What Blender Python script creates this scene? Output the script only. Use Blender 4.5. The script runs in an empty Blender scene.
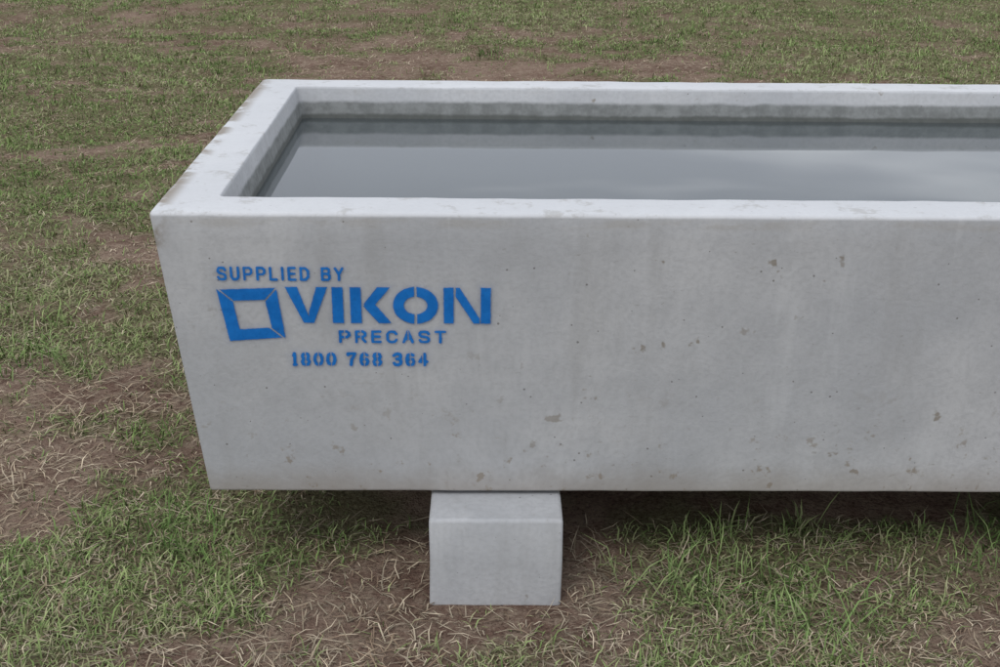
import bpy, bmesh, math, numpy as np
from mathutils import Vector, Matrix
rng=np.random.default_rng(7)
S=1.15
sc=bpy.context.scene
sc.view_settings.view_transform='Standard'; sc.view_settings.look='None'; sc.view_settings.exposure=0

# ------------------------------------------------------------ helpers
def link(o,parent=None):
    sc.collection.objects.link(o)
    if parent: o.parent=parent
    return o
def newmat(n):
    m=bpy.data.materials.new(n); m.use_nodes=True
    nt=m.node_tree; nt.nodes.clear()
    return m,nt
class NB:
    def __init__(s,nt): s.nt=nt
    def n(s,t,**k):
        nd=s.nt.nodes.new(t)
        for a,b in k.items(): setattr(nd,a,b)
        return nd
    def L(s,a,b): s.nt.links.new(a,b)
    def noise(s,vec,scale,detail=4,rough=.55):
        nd=s.n('ShaderNodeTexNoise'); nd.inputs['Scale'].default_value=scale
        nd.inputs['Detail'].default_value=detail; nd.inputs['Roughness'].default_value=rough
        if vec is not None: s.L(vec,nd.inputs['Vector'])
        return nd.outputs['Fac']
    def mr(s,val,a,b,c=0,d=1):
        nd=s.n('ShaderNodeMapRange'); nd.interpolation_type='SMOOTHSTEP'
        s.L(val,nd.inputs['Value'])
        for i,v in enumerate((a,b,c,d)): nd.inputs[i+1].default_value=v
        return nd.outputs['Result']
    def math(s,op,a,b=None):
        nd=s.n('ShaderNodeMath',operation=op)
        for i,v in enumerate((a,b)):
            if v is None: continue
            if hasattr(v,'is_output'): s.L(v,nd.inputs[i])
            else: nd.inputs[i].default_value=v
        return nd.outputs[0]
    def mix(s,f,a,b,mode='MIX'):
        nd=s.n('ShaderNodeMix',data_type='RGBA',blend_type=mode)
        for sock,v in ((nd.inputs[0],f),(nd.inputs[6],a),(nd.inputs[7],b)):
            if hasattr(v,'is_output'): s.L(v,sock)
            else: sock.default_value=v if isinstance(v,float) or isinstance(v,int) else (*v,1)
        return nd.outputs[2]
    def mapping(s,vec,scale):
        nd=s.n('ShaderNodeMapping'); nd.inputs['Scale'].default_value=scale
        s.L(vec,nd.inputs['Vector']); return nd.outputs[0]
def _h(ix,iy,seed):
    h=(ix*374761393+iy*668265263+seed*974634777)&0xffffffff
    h=((h^(h>>13))*1274126177)&0xffffffff
    return ((h^(h>>16))&0xffff)/65535.0
def vnoise(x,y,seed=0):
    ix=np.floor(x).astype(np.int64); iy=np.floor(y).astype(np.int64)
    fx=x-ix; fy=y-iy; fx=fx*fx*(3-2*fx); fy=fy*fy*(3-2*fy)
    a=_h(ix,iy,seed);b=_h(ix+1,iy,seed);c=_h(ix,iy+1,seed);d=_h(ix+1,iy+1,seed)
    return (a*(1-fx)+b*fx)*(1-fy)+(c*(1-fx)+d*fx)*fy
def fbm(x,y,seed=0,o=4):
    r=0;amp=.5;t=0
    for i in range(o):
        r=r+amp*vnoise(x,y,seed+i*17); t+=amp; amp*=.55; x=x*2.07+3.1; y=y*2.07+1.7
    return r/t

# ------------------------------------------------------------ camera
CH=1.063*S; PITCH=21.2; ROLL=0.69; YAW=1.25
cam=bpy.data.cameras.new('camera'); co=link(bpy.data.objects.new('camera',cam))
cam.sensor_width=36; cam.lens=46.8; cam.clip_end=3000; cam.clip_start=.05
co.matrix_world=Matrix.Translation((0,0,CH))@Matrix.Rotation(math.radians(90-PITCH),4,'X')@Matrix.Rotation(math.radians(ROLL),4,'Z')
sc.camera=co

# ------------------------------------------------------------ world / sun
w=bpy.data.worlds.new('World'); sc.world=w; w.use_nodes=True
nt=w.node_tree; nt.nodes.clear(); B=NB(nt)
SE,SR=math.radians(52),math.radians(205)
sky=B.n('ShaderNodeTexSky',sky_type='NISHITA',sun_disc=False,sun_elevation=SE,sun_rotation=SR)
tc=B.n('ShaderNodeTexCoord').outputs['Generated']
mp=B.mapping(tc,(1,1,4.0))
cl=B.noise(mp,1.6,3,.55)
cl2=B.noise(B.mapping(tc,(1,1,7)),2.6,3,.55)
ccol=B.mix(B.mr(cl2,.38,.6),(6.6,7.0,7.8),(11.0,11.4,12.1))
fac=B.mr(cl,.25,.5,.78,1.0)
skc=B.mix(fac,sky.outputs[0],ccol)
bg=B.n('ShaderNodeBackground'); B.L(skc,bg.inputs[0]); bg.inputs[1].default_value=.1
wo=B.n('ShaderNodeOutputWorld'); B.L(bg.outputs[0],wo.inputs[0])
sl=bpy.data.lights.new('sun','SUN'); sl.energy=1.1; sl.angle=math.radians(24); sl.color=(1,.975,.945)
so=link(bpy.data.objects.new('sun',sl))
sd=Vector((math.sin(SR)*math.cos(SE),math.cos(SR)*math.cos(SE),math.sin(SE)))
so.rotation_euler=sd.to_track_quat('Z','Y').to_euler()

# ------------------------------------------------------------ trough
D1=1.674; H_TOP=(1.063-.4785); H_BOT=(1.063-.917); XL=-.469; LEN=3.3; WID=.992; TAP=.043
trough=link(bpy.data.objects.new('concrete_water_trough',None))
trough.matrix_world=Matrix.Translation((0,D1*S,0))@Matrix.Rotation(math.radians(YAW),4,'Z')

def concrete(name,base=.47,wet=None):
    m,nt=newmat(name); B=NB(nt)
    P=B.n('ShaderNodeTexCoord').outputs['Object']
    sx=B.n('ShaderNodeSeparateXYZ'); B.L(P,sx.inputs[0]); Z=sx.outputs[2]; X=sx.outputs[0]
    n1=B.noise(P,2.2,4,.65); n2=B.noise(P,14,5,.65); n3=B.noise(P,110,2,.6)
    b=base
    c=B.mix(B.mr(n1,.35,.65),(b*.88,b*.90,b*.935),(b*1.06,b*1.07,b*1.09))
    c=B.mix(B.mr(n2,.4,.7,0,.34),c,(b*.76,b*.77,b*.79))
    c=B.mix(B.mr(n3,.35,.75,0,.28),c,(b*.66,b*.67,b*.69))
    st=B.noise(B.mapping(P,(9,9,.7)),1.5,4,.65)
    c=B.mix(B.mr(st,.52,.72,0,.36),c,(b*.72,b*.72,b*.72))
    c=B.mix(B.mr(st,.42,.28,0,.34),c,(b*1.18,b*1.20,b*1.22))
    right=B.mr(X,-.12,.25,.35,1)
    sp=B.noise(P,27,3,.6); gate=B.math('MULTIPLY',B.mr(n1,.42,.52),right)
    c=B.mix(B.math('MULTIPLY',B.mr(sp,.645,.71,0,.7),gate),c,(.20,.165,.12))
    sp3=B.noise(B.mapping(P,(1,1,2.2)),44,3,.65)
    c=B.mix(B.math('MULTIPLY',B.mr(sp3,.65,.72,0,.5),B.math('MULTIPLY',B.mr(n2,.45,.6),right)),c,(.21,.19,.16))
    hs=None
    for scl,thr,rad in ((38,.85,.12),(95,.90,.20)):
        v=B.n('ShaderNodeTexVoronoi'); v.inputs['Scale'].default_value=scl; B.L(P,v.inputs['Vector'])
        vr=B.n('ShaderNodeSeparateColor'); B.L(v.outputs['Color'],vr.inputs[0])
        rv=B.math('MULTIPLY',vr.outputs[1],rad)
        inn=B.math('LESS_THAN',v.outputs['Distance'],rv)
        h=B.math('MULTIPLY',inn,B.math('GREATER_THAN',vr.outputs[0],thr))
        hs=h if hs is None else B.math('MAXIMUM',hs,h)
    c=B.mix(B.math('MULTIPLY',hs,.65),c,(.12,.11,.10))
    if wet is not None:
        zb,zr,zw=wet
        at=B.n('ShaderNodeAttribute',attribute_name='inside').outputs['Fac']
        outs=B.math('SUBTRACT',1.0,at)
        d=B.math('ADD',Z,B.math('MULTIPLY',n2,-.05))
        c=B.mix(B.math('MULTIPLY',B.mr(d,zb-.03,zb+.04,.5,0),outs),c,(.27,.225,.175))
        low=B.math('MULTIPLY',B.mr(Z,zb+.24,zb+.03,0,.7),outs)
        c=B.mix(B.math('MULTIPLY',low,B.mr(B.noise(P,21,4,.7),.595,.67)),c,(.24,.20,.15))
        e=B.math('ADD',Z,B.math('MULTIPLY',B.math('SUBTRACT',n2,.5),.016))
        w1=B.math('MULTIPLY',B.mr(e,zw+.032,zw+.042,1,0),at)
        mott=B.mix(B.mr(B.noise(P,30,4,.7),.34,.66),(.135,.142,.137),(.215,.225,.22))
        c=B.mix(B.math('MULTIPLY',w1,.92),c,mott)
        w2=B.math('MULTIPLY',B.mr(e,zw+.006,zw+.014,.75,0),at)
        c=B.mix(w2,c,(.065,.07,.063))
        uw=B.math('MULTIPLY',B.mr(Z,zw-.012,zw-.004,1,0),at)
        c=B.mix(B.math('MULTIPLY',uw,.9),c,(.20,.225,.22))
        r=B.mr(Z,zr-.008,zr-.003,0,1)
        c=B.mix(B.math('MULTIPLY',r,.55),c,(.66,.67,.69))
        c=B.mix(B.math('MULTIPLY',r,B.mr(B.noise(P,19,5,.75),.54,.67,0,.5)),c,(.34,.33,.31))
        ed=B.mr(X,XL*S+.008,XL*S+.034,.8,0)
        ed=B.math('MULTIPLY',B.math('MULTIPLY',ed,B.mr(n2,.40,.56,0,1)),outs)
        ed=B.math('MULTIPLY',ed,B.mr(Z,zr-.10,zr-.03,0,1))
        c=B.mix(ed,c,(.22,.18,.135))
        band=B.math('MULTIPLY',B.mr(Z,zr-.030,zr-.018,0,1),B.mr(Z,zr-.012,zr-.006,1,0))
        band=B.math('MULTIPLY',B.math('MULTIPLY',band,outs),B.mr(B.noise(B.mapping(P,(1,1,3)),8,4,.7),.42,.64,0,.4))
        c=B.mix(band,c,(.34,.32,.29))
    bs=B.n('ShaderNodeBsdfPrincipled'); B.L(c,bs.inputs['Base Color']); bs.inputs['Roughness'].default_value=.8
    bs.inputs['Specular IOR Level'].default_value=.3
    h=B.math('ADD',B.math('MULTIPLY',n3,.5),B.math('ADD',n2,B.math('MULTIPLY',hs,-1.2)))
    bm=B.n('ShaderNodeBump'); bm.inputs['Strength'].default_value=.5; bm.inputs['Distance'].default_value=.002
    B.L(h,bm.inputs['Height']); B.L(bm.outputs[0],bs.inputs['Normal'])
    o=B.n('ShaderNodeOutputMaterial'); B.L(bs.outputs[0],o.inputs[0])
    return m

ZT=H_TOP*S; ZB=H_BOT*S; ZW=ZT-.062*S
mat_con=concrete('precast_concrete',.475,(ZB,ZT,ZW))
mat_blk=concrete('support_block_concrete',.46)

def rrect(x0,x1,y0,y1,r,z,nc=6,ne=(90,26)):
    pts=[]
    cs=[((x0+r,y0+r),math.pi),((x1-r,y0+r),1.5*math.pi),((x1-r,y1-r),0),((x0+r,y1-r),.5*math.pi)]
    for k,((cx,cy),a0) in enumerate(cs):
        arc=[(cx+r*math.cos(a0+math.pi/2*i/nc),cy+r*math.sin(a0+math.pi/2*i/nc)) for i in range(nc+1)]
        pts+=arc
        (nx,ny),na=cs[(k+1)%4]
        q=(nx+r*math.cos(na),ny+r*math.sin(na)); n=ne[k%2]
        for i in range(1,n): 
            t=i/n; pts.append((arc[-1][0]*(1-t)+q[0]*t,arc[-1][1]*(1-t)+q[1]*t))
    return [(p[0],p[1],z) for p in pts]
X0=XL*S; X1=(XL+LEN)*S; Y0=0; Y1=WID*S; T=TAP*S
prof=[]
prof.append((T+.001,ZB,.006,0)); prof.append((T,ZB+.001,.007,0))
R=.0065*S
for i in range(0,13):
    f=i/13 if i else .006
    prof.append((T*(1-f),ZB+.001+(ZT-R-ZB-.001)*f,.007+.003*f,0))
for i in range(0,6):
    a=math.pi/2*i/5; prof.append((R-R*math.cos(a),ZT-R+R*math.sin(a),.012,0))
TH=.080*S
R2=.003
prof.append((TH*.5,ZT,.012,0))
for i in range(0,4):
    a=math.pi/2*i/3; prof.append((TH-R2+R2*math.sin(a),ZT-R2+R2*math.cos(a),.012,.5 if i else 0))
for i in range(1,16):
    f=i/15; prof.append((TH+.06*S*f,ZT-R2-(ZT-ZB-.09*S)*f,.012+.02*f,1))
bm=bmesh.new(); rings=[]; ins=[]
for (i,z,r,inn) in prof:
    ring=[bm.verts.new(p) for p in rrect(X0+i,X1-i,Y0+i,Y1-i,r,z)]
    rings.append(ring); ins+= [inn]*len(ring)
N=len(rings[0])
for a,b in zip(rings[:-1],rings[1:]):
    for k in range(N): bm.faces.new((a[k],a[(k+1)%N],b[(k+1)%N],b[k]))
bm.faces.new(list(reversed(rings[0]))); bm.faces.new(rings[-1])
me=bpy.data.meshes.new('shell'); bm.to_mesh(me); bm.free()
cov=np.empty(len(me.vertices)*3,np.float32); me.vertices.foreach_get('co',cov); cov=cov.reshape(-1,3)
cov[:,2]+=((fbm(cov[:,0]*7,cov[:,1]*7,3)-.5)*.004)+((fbm(cov[:,0]*28,cov[:,1]*28,8,2)-.5)*.0018)
cov[:,1]+=((fbm(cov[:,0]*5,cov[:,2]*9,5)-.5)*.003)
me.vertices.foreach_set('co',cov.ravel())
at=me.attributes.new('inside','FLOAT','POINT'); at.data.foreach_set('value',np.array(ins,np.float32))
for p in me.polygons: p.use_smooth=len(p.vertices)==4
me.materials.append(mat_con)
shell=link(bpy.data.objects.new('shell',me),trough)

# ------------------------------------------------------------ water
m,nt=newmat('trough_water'); B=NB(nt)
P=B.n('ShaderNodeTexCoord').outputs['Object']
b1=B.noise(B.mapping(P,(1.2,2.5,1)),1.3,1,.4)
bmp=B.n('ShaderNodeBump'); bmp.inputs['Strength'].default_value=.13; bmp.inputs['Distance'].default_value=.006
B.L(b1,bmp.inputs['Height'])
fr=B.n('ShaderNodeFresnel'); fr.inputs[0].default_value=1.36; B.L(bmp.outputs[0],fr.inputs['Normal'])
gl=B.n('ShaderNodeBsdfGlossy'); gl.inputs['Roughness'].default_value=.015; gl.inputs[0].default_value=(1,1,1,1); B.L(bmp.outputs[0],gl.inputs['Normal'])
tr=B.n('ShaderNodeBsdfTransparent'); tr.inputs[0].default_value=(.64,.72,.75,1)
df=B.n('ShaderNodeBsdfDiffuse'); df.inputs[0].default_value=(.16,.19,.21,1)
mx0=B.n('ShaderNodeMixShader'); mx0.inputs[0].default_value=.25; B.L(tr.outputs[0],mx0.inputs[1]); B.L(df.outputs[0],mx0.inputs[2])
mx=B.n('ShaderNodeMixShader'); B.L(B.math('MULTIPLY',fr.outputs[0],1.4),mx.inputs[0]); B.L(mx0.outputs[0],mx.inputs[1]); B.L(gl.outputs[0],mx.inputs[2])
o=B.n('ShaderNodeOutputMaterial'); B.L(mx.outputs[0],o.inputs[0])
bm=bmesh.new(); ii=TH+.002
vs=[bm.verts.new(p) for p in rrect(X0+ii,X1-ii,Y0+ii,Y1-ii,.02,ZW)]
bm.faces.new(vs); mew=bpy.data.meshes.new('water'); bm.to_mesh(mew); bm.free(); mew.materials.append(m)
link(bpy.data.objects.new('water',mew),trough)

# ------------------------------------------------------------ stencil lettering
GL={
'S':([[(1,.2),(.85,.03),(.5,0),(.15,.03),(0,.17),(0,.32),(.15,.44),(.85,.56),(1,.68),(1,.85),(.85,.97),(.5,1),(.15,.97),(0,.8)]],[]),
'U':([[(0,0),(0,.75),(.2,.97),(.5,1),(.8,.97),(1,.75),(1,0)]],[]),
'P':([[(0,1),(0,0),(.75,0),(1,.15),(1,.4),(.75,.55),(0,.55)]],['v']),
'L':([[(0,0),(0,1),(1,1)]],[]),
'I':([[(.5,0),(.5,1)]],[]),
'E':([[(1,0),(0,0),(0,1),(1,1)],[(0,.49),(.9,.49)]],[]),
'D':([[(0,0),(.6,0),(1,.25),(1,.75),(.6,1),(0,1),(0,0)]],['v']),
'B':([[(0,0),(.75,0),(.95,.12),(.95,.36),(.75,.48),(0,.48)],[(.75,.48),(1,.62),(1,.86),(.8,1),(0,1),(0,0)]],['v']),
'Y':([[(0,0),(.5,.52),(1,0)],[(.5,.52),(.5,1)]],[]),
'R':([[(0,1),(0,0),(.75,0),(1,.14),(1,.38),(.75,.52),(0,.52)],[(.55,.55),(1,1)]],['v']),
'C':([[(1,.22),(.8,.02),(.5,0),(.2,.03),(0,.25),(0,.75),(.2,.97),(.5,1),(.8,.98),(1,.78)]],[]),
'A':([[(0,1),(.5,0),(1,1)],[(.2,.68),(.8,.68)]],['v']),
'T':([[(0,0),(1,0)],[(.5,0),(.5,1)]],[]),
'1':([[(.15,.18),(.5,0),(.5,1)],[(.2,1),(.8,1)]],[]),
'8':([[(.5,0),(.15,.06),(.05,.24),(.2,.44),(.8,.54),(1,.74),(.85,.95),(.5,1),(.15,.95),(0,.74),(.2,.54),(.8,.44),(.95,.24),(.85,.06),(.5,0)]],['v']),
'0':([[(.5,0),(.15,.1),(0,.35),(0,.65),(.15,.9),(.5,1),(.85,.9),(1,.65),(1,.35),(.85,.1),(.5,0)]],['v']),
'7':([[(0,.1),(0,0),(1,0),(.5,.55),(.4,1)]],[]),
'6':([[(.9,.12),(.5,0),(.15,.12),(0,.45),(.02,.75),(.2,.96),(.5,1),(.85,.93),(1,.72),(.85,.5),(.5,.44),(.1,.55)]],['v']),
'3':([[(0,.15),(.2,.02),(.5,0),(.85,.05),(.95,.24),(.8,.44),(.4,.48)],[(.8,.48),(1,.7),(.9,.93),(.5,1),(.15,.97),(0,.83)]],[]),
'4':([[(.72,1),(.72,0),(0,.7),(1,.7)]],['v4']),
}
WIDE={'I':.35,'1':.62,' ':.5,'L':.85,'E':.9}
u0,u1,w0,w1=-.405,.006,.062,.246
nu,nw=700,315
U,W=np.meshgrid(np.linspace(u0,u1,nu),np.linspace(w0,w1,nw))
wob_=(fbm(U*260,W*260,40,2)-.5)*.0008
def seg(a,b):
    ax,ay=a;bx,by=b; dx,dy=bx-ax,by-ay; l=dx*dx+dy*dy+1e-12
    t=np.clip(((U-ax)*dx+(W-ay)*dy)/l,0,1)
    return np.hypot(U-ax-t*dx,W-ay-t*dy)
def poly(pts):
    A=sum(pts[i][0]*pts[(i+1)%len(pts)][1]-pts[(i+1)%len(pts)][0]*pts[i][1] for i in range(len(pts)))
    if A<0: pts=pts[::-1]
    d=None
    for i in range(len(pts)):
        a=pts[i];b=pts[(i+1)%len(pts)]; ex,ey=b[0]-a[0],b[1]-a[1]; l=math.hypot(ex,ey)
        h=((U-a[0])*ey-(W-a[1])*ex)/l
        d=h if d is None else np.maximum(d,h)
    return d
DD=np.full(U.shape,1.0)
def text(s,xa,xb,ya,yb,hw,gap,gw):
    global DD
    ws=[WIDE.get(c,1) for c in s]; g=gap
    unit=(xb-xa)/(sum(ws)+g*(len(s)-1)); x=xa
    for c,wd in zip(s,ws):
        if c!=' ':
            lx0=x+hw; lx1=x+wd*unit-hw; ly0=ya+hw; ly1=yb-hw
            if wd<.4: lx0=x;lx1=x+wd*unit
            st,gp=GL[c]; d=np.full(U.shape,1.0)
            for pl in st:
                q=[(lx0+(lx1-lx0)*p[0],ly0+(ly1-ly0)*p[1]) for p in pl]
                for a,b in zip(q[:-1],q[1:]): d=np.minimum(d,seg(a,b)-hw)
            if gp and gw:
                cx=x+wd*unit*(.5 if gp[0]=='v' else .45)
                d=np.maximum(d,gw/2-np.abs(U-cx))
            DD=np.minimum(DD,d)
        x+=(wd+g)*unit
text('SUPPLIED BY',-.3853,-.2134,.0773,.0980,.0018,.34,0)
text('PRECAST',-.2241,-.0746,.1725,.1925,.0020,.38,.0016)
text('1800 768 364',-.2917,-.1000,.2069,.2290,.0023,.24,.0016)
def M(px,py): return (-.2946+(px)*(.2816/204),.107+py*(.0545/36))
def add(*pp):
    global DD; DD=np.minimum(DD,poly([M(*p) for p in pp]))
add((0,0),(12,0),(24.5,36),(17,36)); add((42,0),(31,0),(22.5,25),(22,36),(27,36))
add((46,0),(57,0),(57,36),(46,36))
add((64,0),(75,0),(75,36),(64,36)); add((77,17),(91,0),(104,0),(86.5,20)); add((80,14),(86,14),(105,36),(92,36),(77,19))
cx,cy=M(129,18); rx=(.2816/204)*22.5; ry=.0545/36*18.5
rad=np.sqrt(((U-cx)/rx)**2+((W-cy)/ry)**2); dd=np.maximum((rad-1)*ry,-(np.sqrt(((U-cx)/(rx*.52))**2+((W-cy)/(ry*.47))**2)-1)*ry*.47)
dd=np.maximum(dd,.0018-np.abs(U-cx)); DD=np.minimum(DD,dd)
add((157,0),(167,0),(167,36),(157,36)); add((169,0),(173,0),(193,31),(193,36),(187,36),(169,9)); add((194,0),(204,0),(204,36),(194,36))
def Q(px,py): return (-.3865+(px-223)*(.0885/64),.1085+(py-289)*(.0815/54))
o_=[(222,291),(281,289),(287,339),(231,343)]; i_=[(237,302),(269,301),(274,329),(242,331)]
fo=poly([Q(*p) for p in o_]); fi=poly([Q(*p) for p in i_]); fr_=np.maximum(fo,-fi)
for a,b in (((218,286),(243,307)),((266,324),(292,345)),((286,284),(267,304))): fr_=np.maximum(fr_,.0011-seg(Q(*a),Q(*b)))
DD=np.minimum(DD,fr_)
DD=DD+wob_
alpha=np.clip(.5-DD/.0012,0,1)*(.94+.06*fbm(U*90,W*90,9,3))
alpha=np.maximum(alpha,.10*np.exp(-np.clip(DD,0,1)/.0035)*(.3+fbm(U*60,W*60,21,3)))
alpha[DD>.03]=0
zf=(ZT)-W*S; f=(ZT-R-zf)/(ZT-R-(ZB+.001)); yy=T*np.clip(f,0,1)-.0022
vx=np.stack([U*S,yy,zf],-1).reshape(-1,3).astype(np.float32)
idx=np.arange(nu*nw).reshape(nw,nu); fa=np.stack([idx[1:,:-1],idx[1:,1:],idx[:-1,1:],idx[:-1,:-1]],-1).reshape(-1,4)
af=alpha.ravel(); keep=af[fa].max(1)>.004; fa=fa[keep]
used=np.unique(fa); remap=np.zeros(nu*nw,int); remap[used]=np.arange(len(used)); fa=remap[fa]; vx=vx[used]; af=af[used]
def mesh_np(name,v,f):
    me=bpy.data.meshes.new(name); k=f.shape[1]
    me.vertices.add(len(v)); me.vertices.foreach_set('co',v.astype(np.float32).ravel())
    me.loops.add(f.size); me.loops.foreach_set('vertex_index',f.astype(np.int32).ravel())
    me.polygons.add(len(f)); me.polygons.foreach_set('loop_start',np.arange(0,f.size,k,dtype=np.int32))
    me.polygons.foreach_set('loop_total',np.full(len(f),k,np.int32))
    me.update(calc_edges=True); return me
me=mesh_np('stencil_lettering',vx,fa)
a_=me.attributes.new('paint','FLOAT','POINT'); a_.data.foreach_set('value',af.astype(np.float32))
m,nt=newmat('blue_stencil_paint'); B=NB(nt)
P=B.n('ShaderNodeTexCoord').outputs['Object']; aa=B.n('ShaderNodeAttribute',attribute_name='paint').outputs['Fac']
bc=B.mix(B.mr(B.noise(P,40,3,.7),.3,.7),(.012,.14,.46),(.018,.18,.56))
bs=B.n('ShaderNodeBsdfDiffuse'); B.L(bc,bs.inputs[0])
tp=B.n('ShaderNodeBsdfTransparent'); mx=B.n('ShaderNodeMixShader')
B.L(B.math('MULTIPLY',aa,B.mr(B.noise(P,160,2,.6),.22,.42,.86,1)),mx.inputs[0]); B.L(tp.outputs[0],mx.inputs[1]); B.L(bs.outputs[0],mx.inputs[2])
o=B.n('ShaderNodeOutputMaterial'); B.L(mx.outputs[0],o.inputs[0]); me.materials.append(m)
link(bpy.data.objects.new('stencil_lettering',me),trough)

# ------------------------------------------------------------ support blocks
def block(xc):
    par=bpy.data.objects.new('concrete_support_block',None); link(par)
    par.matrix_world=trough.matrix_world@Matrix.Translation((xc,0,0))
    yf=(1.641-D1)*S; yb=(WID+.03)*S; hw=.0965*S; zt=ZB-.008; ch=.006
    bm=bmesh.new(); pr=[(0.001,-.03,0),(0.0,.0,0),(.0,zt*.5,0),(.0,zt-ch,0),(ch*.3,zt-ch*.3,0),(ch,zt,0)]
    rg=[[bm.verts.new(p) for p in rrect(-hw+i,hw-i,yf+i,yb-i,.006,z,4,(14,40))] for i,z,_ in pr]
    n=len(rg[0])
    for a,b in zip(rg[:-1],rg[1:]):
        for k in range(n): bm.faces.new((a[k],a[(k+1)%n],b[(k+1)%n],b[k]))
    bm.faces.new(rg[-1]); bm.faces.new(list(reversed(rg[0])))
    me=bpy.data.meshes.new('block_body'); bm.to_mesh(me); bm.free()
    for v in me.vertices:
        v.co.x+=(math.sin(v.co.y*31+v.co.z*40)*.0007); v.co.y+=math.sin(v.co.x*45+v.co.z*30)*.0008
        v.co.z+=(float(fbm(np.array(v.co.x*40+9),np.array(v.co.y*40),4,2))-.5)*.002
    for p in me.polygons: p.use_smooth=len(p.vertices)==4
    me.materials.append(mat_blk); link(bpy.data.objects.new('block_body',me),par)
    for k,(px,py,sx,sy) in enumerate(((-.05,.11,.05,.05),(.055,.12,.045,.05),(0,.9,.09,.06))):
        bm=bmesh.new(); bmesh.ops.create_cube(bm,size=1)
        for v in bm.verts: v.co=Vector((v.co.x*sx*S+px*S,v.co.y*sy*S+py*S,zt+.004+v.co.z*.0076))
        bmesh.ops.bevel(bm,geom=bm.edges[:],offset=.0015,segments=1)
        me=bpy.data.meshes.new('packer'); bm.to_mesh(me); bm.free(); me.materials.append(mat_blk)
        link(bpy.data.objects.new('packer_%d'%(k+1),me),par)
block(-.003); block(X0+X1)

# ------------------------------------------------------------ ground
def relief(x,y):
    return (fbm(x*1.3,y*1.3,11,3)-.5)*.05+(fbm(x*9,y*9,12,4)-.5)*.026
BL=[(-1.25,3.5,.35,.25,.3),(-.98,2.35,.3,.16,-.45),(-1.35,2.75,.3,.12,-.4),(-1.15,3.02,.4,.12,.35),(-1.3,4.5,.9,.5,.35),(-2.2,6.5,1.6,1.4,.3),(-.9,1.95,.35,.15,.35),(-.5,2.18,.14,.16,.4),(.42,2.0,.4,.22,.25),(1.05,2.2,.15,.2,.5),
 (-.13,1.93,.27,.24,-.7),(.15,7.0,1.6,.6,-.45),(3.2,9.5,2.2,2.2,.3),(.95,1.8,.2,.09,-.5),(-.45,1.72,.25,.08,-.5),(2.2,7.5,1.2,.6,.25),(-1.0,3.95,.3,.2,-.3),(-1.9,4.0,.3,.15,-.3),(.75,2.2,.25,.12,-.3),(0,11,6,1.2,.3),(.2,1.85,.1,.2,-.35)]
def dens(x,y):
    d=fbm(x*1.9+5,y*1.9,31,4)*1.2+fbm(x*7,y*7,37,4)*1.6-1.02
    for bx,by,sx,sy,a in BL: d=d+a*np.exp(-((x-bx)/sx)**2-((y-by)/sy)**2)
    return np.clip((d-.16)/.38,0,1)
def axis(c,half,step,far):
    a=list(np.arange(0,half,step)); s=step
    while a[-1]<far: s*=1.25; a.append(a[-1]+s)
    a=np.array(a); return np.concatenate([c-a[:0:-1],c+a])
gx=axis(0,3.6,.024,1500); gy=axis(4.2,3.2,.024,1500)
GX,GY=np.meshgrid(gx,gy); fade=np.clip(1.6-np.hypot(GX,GY-4)/20,0,1)
def flat_near(x,y):
    return np.clip(np.exp(-(x/.25)**2-((y-1.9)/.5)**2),0,1)
GZ=relief(GX,GY)*fade*(1-.7*flat_near(GX,GY))
v=np.stack([GX,GY,GZ],-1).reshape(-1,3); nx_=len(gx); ny_=len(gy)
idx=np.arange(nx_*ny_).reshape(ny_,nx_); fa=np.stack([idx[:-1,:-1],idx[:-1,1:],idx[1:,1:],idx[1:,:-1]],-1).reshape(-1,4)
me=mesh_np('ground',v,fa); me.polygons.foreach_set('use_smooth',np.ones(len(fa),bool))
g_=me.attributes.new('grass','FLOAT','POINT'); g_.data.foreach_set('value',dens(GX,GY).ravel().astype(np.float32))
m,nt=newmat('dry_soil_and_thatch'); B=NB(nt)
P=B.n('ShaderNodeTexCoord').outputs['Object']; ga=B.n('ShaderNodeAttribute',attribute_name='grass').outputs['Fac']
n1=B.noise(P,3,3,.6); n2=B.noise(P,24,4,.7); n3=B.noise(P,130,4,.75)
c=B.mix(B.mr(n1,.35,.65),(.150,.096,.074),(.235,.165,.128))
c=B.mix(B.mr(n2,.4,.68,0,.6),c,(.31,.245,.185))
c=B.mix(B.mr(n3,.5,.34,0,.75),c,(.06,.04,.031))
c=B.mix(B.mr(n3,.55,.68,0,.5),c,(.40,.335,.255))
gc=B.mix(B.mr(n3,.35,.65),(.06,.066,.03),(.17,.18,.085))
c=B.mix(B.math('MULTIPLY',ga,.6),c,gc)
bs=B.n('ShaderNodeBsdfDiffuse'); B.L(c,bs.inputs[0])
bp=B.n('ShaderNodeBump'); bp.inputs['Strength'].default_value=.9; bp.inputs['Distance'].default_value=.012
B.L(B.math('ADD',n2,B.math('MULTIPLY',n3,.6)),bp.inputs['Height']); B.L(bp.outputs[0],bs.inputs['Normal'])
o=B.n('ShaderNodeOutputMaterial'); B.L(bs.outputs[0],o.inputs[0]); me.materials.append(m)
link(bpy.data.objects.new('ground',me))

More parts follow.
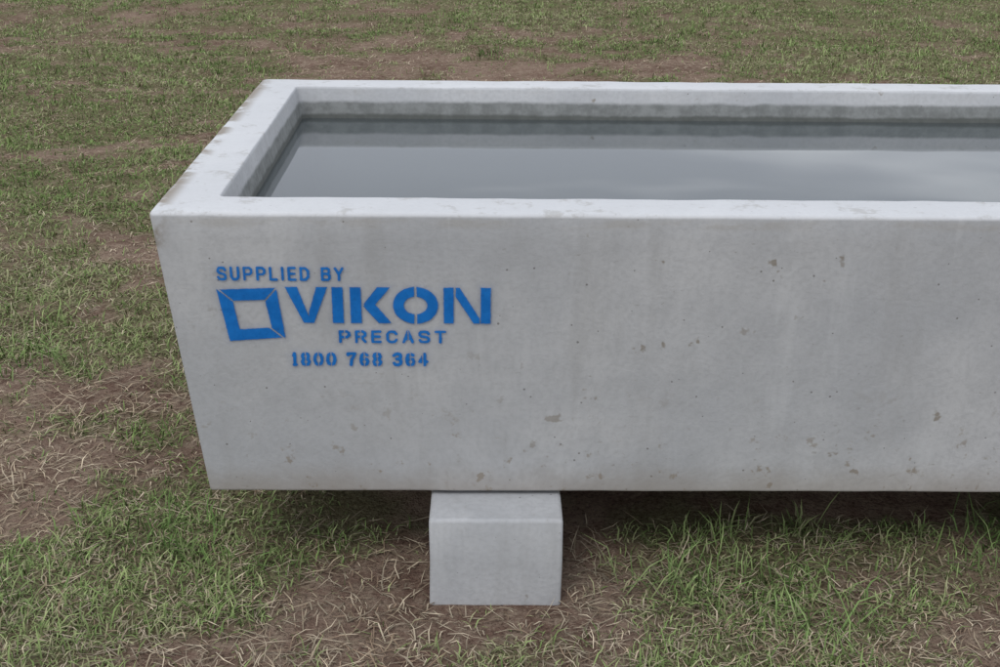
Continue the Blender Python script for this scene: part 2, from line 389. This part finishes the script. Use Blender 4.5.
# ------------------------------------------------------------ grass
yaw=math.radians(YAW)
def under(x,y,m=0.0):
    lx=x*math.cos(yaw)+(y-D1*S)*math.sin(yaw); ly=-x*math.sin(yaw)+(y-D1*S)*math.cos(yaw)
    ins=(lx>X0+.06+m)&(lx<X1-.06-m)&(ly>.07+m)&(ly<Y1-.07-m)
    blk=(np.abs(lx)<.1*S+.004)&(ly>-.05)&(ly<Y1+.05)
    blk|=(np.abs(lx-(X0+X1))<.1*S+.004)&(ly>-.05)&(ly<Y1+.05)
    return ins,blk
def blades(n_t,per,lenr,widr,lean,cols,accept,spread,seed,dmax=14.5,flat=False,pts=None,dmin=1.35):
    r=np.random.default_rng(seed)
    if pts is None:
        d=dmin+(dmax-dmin)*r.random(n_t)**1.25; x=(r.random(n_t)*2-1)*(.46*d+.45); y=d
    else: x,y=pts; d=np.hypot(x,y)
    p=accept(x,y); k=r.random(len(x))<p
    ins,blk=under(x,y,.0); deep,_=under(x,y,.16)
    k&=~deep; k&=~blk; k&=~(ins&(r.random(len(x))<.35))
    x,y,d=x[k],y[k],d[k]
    n=len(x); tuft=np.repeat(np.arange(n),per); m_=len(tuft)
    ci=np.clip(fbm(x*2.3,y*2.3,77,3)*1.6-.35+r.normal(0,.25,n),0,.999); shade=.62+.72*r.random(n)
    X=x[tuft]+r.normal(0,1,m_)*spread*(1+.05*d[tuft]); Y=y[tuft]+r.normal(0,1,m_)*spread*(1+.05*d[tuft])
    _,blk=under(X,Y); ok=~blk; X,Y,tuft=X[ok],Y[ok],tuft[ok]; m_=len(X); D=d[tuft]
    Z=relief(X,Y)*(1-.7*flat_near(X,Y))-.003
    sz=(.6+.8*r.random(n))[tuft]*(.6+.8*fbm(X*3,Y*3,91,3))
    Ln=(lenr[0]+(lenr[1]-lenr[0])*r.random(m_)**1.5)*sz
    Wd=(widr[0]+(widr[1]-widr[0])*r.random(m_))*(1+.10*D)
    th=r.random(m_)*2*math.pi; le=np.clip(r.normal(lean[0],lean[1],m_),.02,1.5)
    dx,dy=np.cos(th),np.sin(th); sx,sy=-dy,dx
    le2=np.clip(le+.25+.6*r.random(m_),0,1.75)
    if flat: le2=np.clip(le+r.normal(0,.15,m_),1.1,1.62)
    h1=Ln*.55; h2=Ln*.45
    ax,ay,az=X+dx*np.sin(le)*h1,Y+dy*np.sin(le)*h1,Z+np.cos(le)*h1
    tw=r.normal(0,.35,m_) ; d2x,d2y=np.cos(th+tw),np.sin(th+tw)
    bx,by,bz=ax+d2x*np.sin(le2)*h2,ay+d2y*np.sin(le2)*h2,np.maximum(az+np.cos(le2)*h2,Z+.003)
    if flat: Z=Z+.006; az=np.maximum(az,Z+.002)+.004*r.random(m_); bz=np.maximum(bz,Z)
    w0=Wd/2; w1=Wd/2*.85
    i2,_=under(bx,by,-.12); mask=i2&(np.maximum(az,bz)>ZB-.02)
    sc_=np.where(mask,.55,1.0); az=Z+(az-Z)*sc_; bz=Z+(bz-Z)*sc_
    V=np.stack([np.stack([X-sx*w0,Y-sy*w0,Z],-1),np.stack([X+sx*w0,Y+sy*w0,Z],-1),
                np.stack([ax-sx*w1,ay-sy*w1,az],-1),np.stack([ax+sx*w1,ay+sy*w1,az+.3*w1],-1),
                np.stack([bx,by,bz],-1)],1)
    base=np.arange(m_)[:,None]*5
    F=np.concatenate([base+np.array([[0,1,3]]),base+np.array([[0,3,2]]),base+np.array([[2,3,4]])],0)
    cols=np.array(cols); cidx=np.minimum((ci*len(cols)).astype(int),len(cols)-1)[tuft]
    j=r.random(m_)<.25; cidx[j]=r.integers(0,len(cols),j.sum())
    C=cols[cidx]*(shade[tuft]*(.8+.4*r.random(m_)))[:,None]
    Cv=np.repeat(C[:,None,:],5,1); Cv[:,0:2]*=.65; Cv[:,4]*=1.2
    Cv=np.concatenate([Cv,np.ones((m_,5,1))],-1)
    return V.reshape(-1,3),F,Cv.reshape(-1,4)
green=[(.135,.205,.068),(.185,.26,.092),(.23,.295,.12),(.265,.31,.14),(.34,.335,.195)]
straw=[(.37,.295,.205),(.45,.37,.265),(.53,.45,.335),(.26,.19,.135),(.38,.32,.24)]
parts=[]
parts.append(blades(125000,5,(.011,.038),(.0013,.0028),(.86,.35),green,lambda x,y:np.minimum(1,dens(x,y)+.05),.012,1))
parts.append(blades(9000,8,(.025,.07),(.0014,.003),(.75,.3),green[:4],lambda x,y:dens(x,y)**2*.6,.018,2,dmax=10))
parts.append(blades(60000,3,(.018,.06),(.0010,.0022),(1.35,.15),straw,lambda x,y:np.clip(1.5*fbm(x*3,y*3,55,3)-.2,0,1)*.85,.03,3,flat=True))
parts.append(blades(20000,5,(.010,.036),(.0011,.0022),(1.0,.35),straw,lambda x,y:.05+.75*fbm(x*3,y*3,55,3)*(.25+dens(x,y)),.014,4))
tx=np.array([.93,.97,-1.10,.36,-.12,.55,-.84,-.58]); ty=np.array([2.05,2.1,2.95,1.98,7.6,1.85,1.9,2.05])
rr=np.random.default_rng(5); PX=np.repeat(tx,14)+rr.normal(0,.06,14*len(tx)); PY=np.repeat(ty,14)+rr.normal(0,.06,14*len(tx))
parts.append(blades(0,8,(.035,.11),(.0015,.003),(.75,.35),[(.125,.20,.065),(.17,.25,.09),(.22,.29,.12)],lambda x,y:1+0*x,.02,6,pts=(PX,PY)))
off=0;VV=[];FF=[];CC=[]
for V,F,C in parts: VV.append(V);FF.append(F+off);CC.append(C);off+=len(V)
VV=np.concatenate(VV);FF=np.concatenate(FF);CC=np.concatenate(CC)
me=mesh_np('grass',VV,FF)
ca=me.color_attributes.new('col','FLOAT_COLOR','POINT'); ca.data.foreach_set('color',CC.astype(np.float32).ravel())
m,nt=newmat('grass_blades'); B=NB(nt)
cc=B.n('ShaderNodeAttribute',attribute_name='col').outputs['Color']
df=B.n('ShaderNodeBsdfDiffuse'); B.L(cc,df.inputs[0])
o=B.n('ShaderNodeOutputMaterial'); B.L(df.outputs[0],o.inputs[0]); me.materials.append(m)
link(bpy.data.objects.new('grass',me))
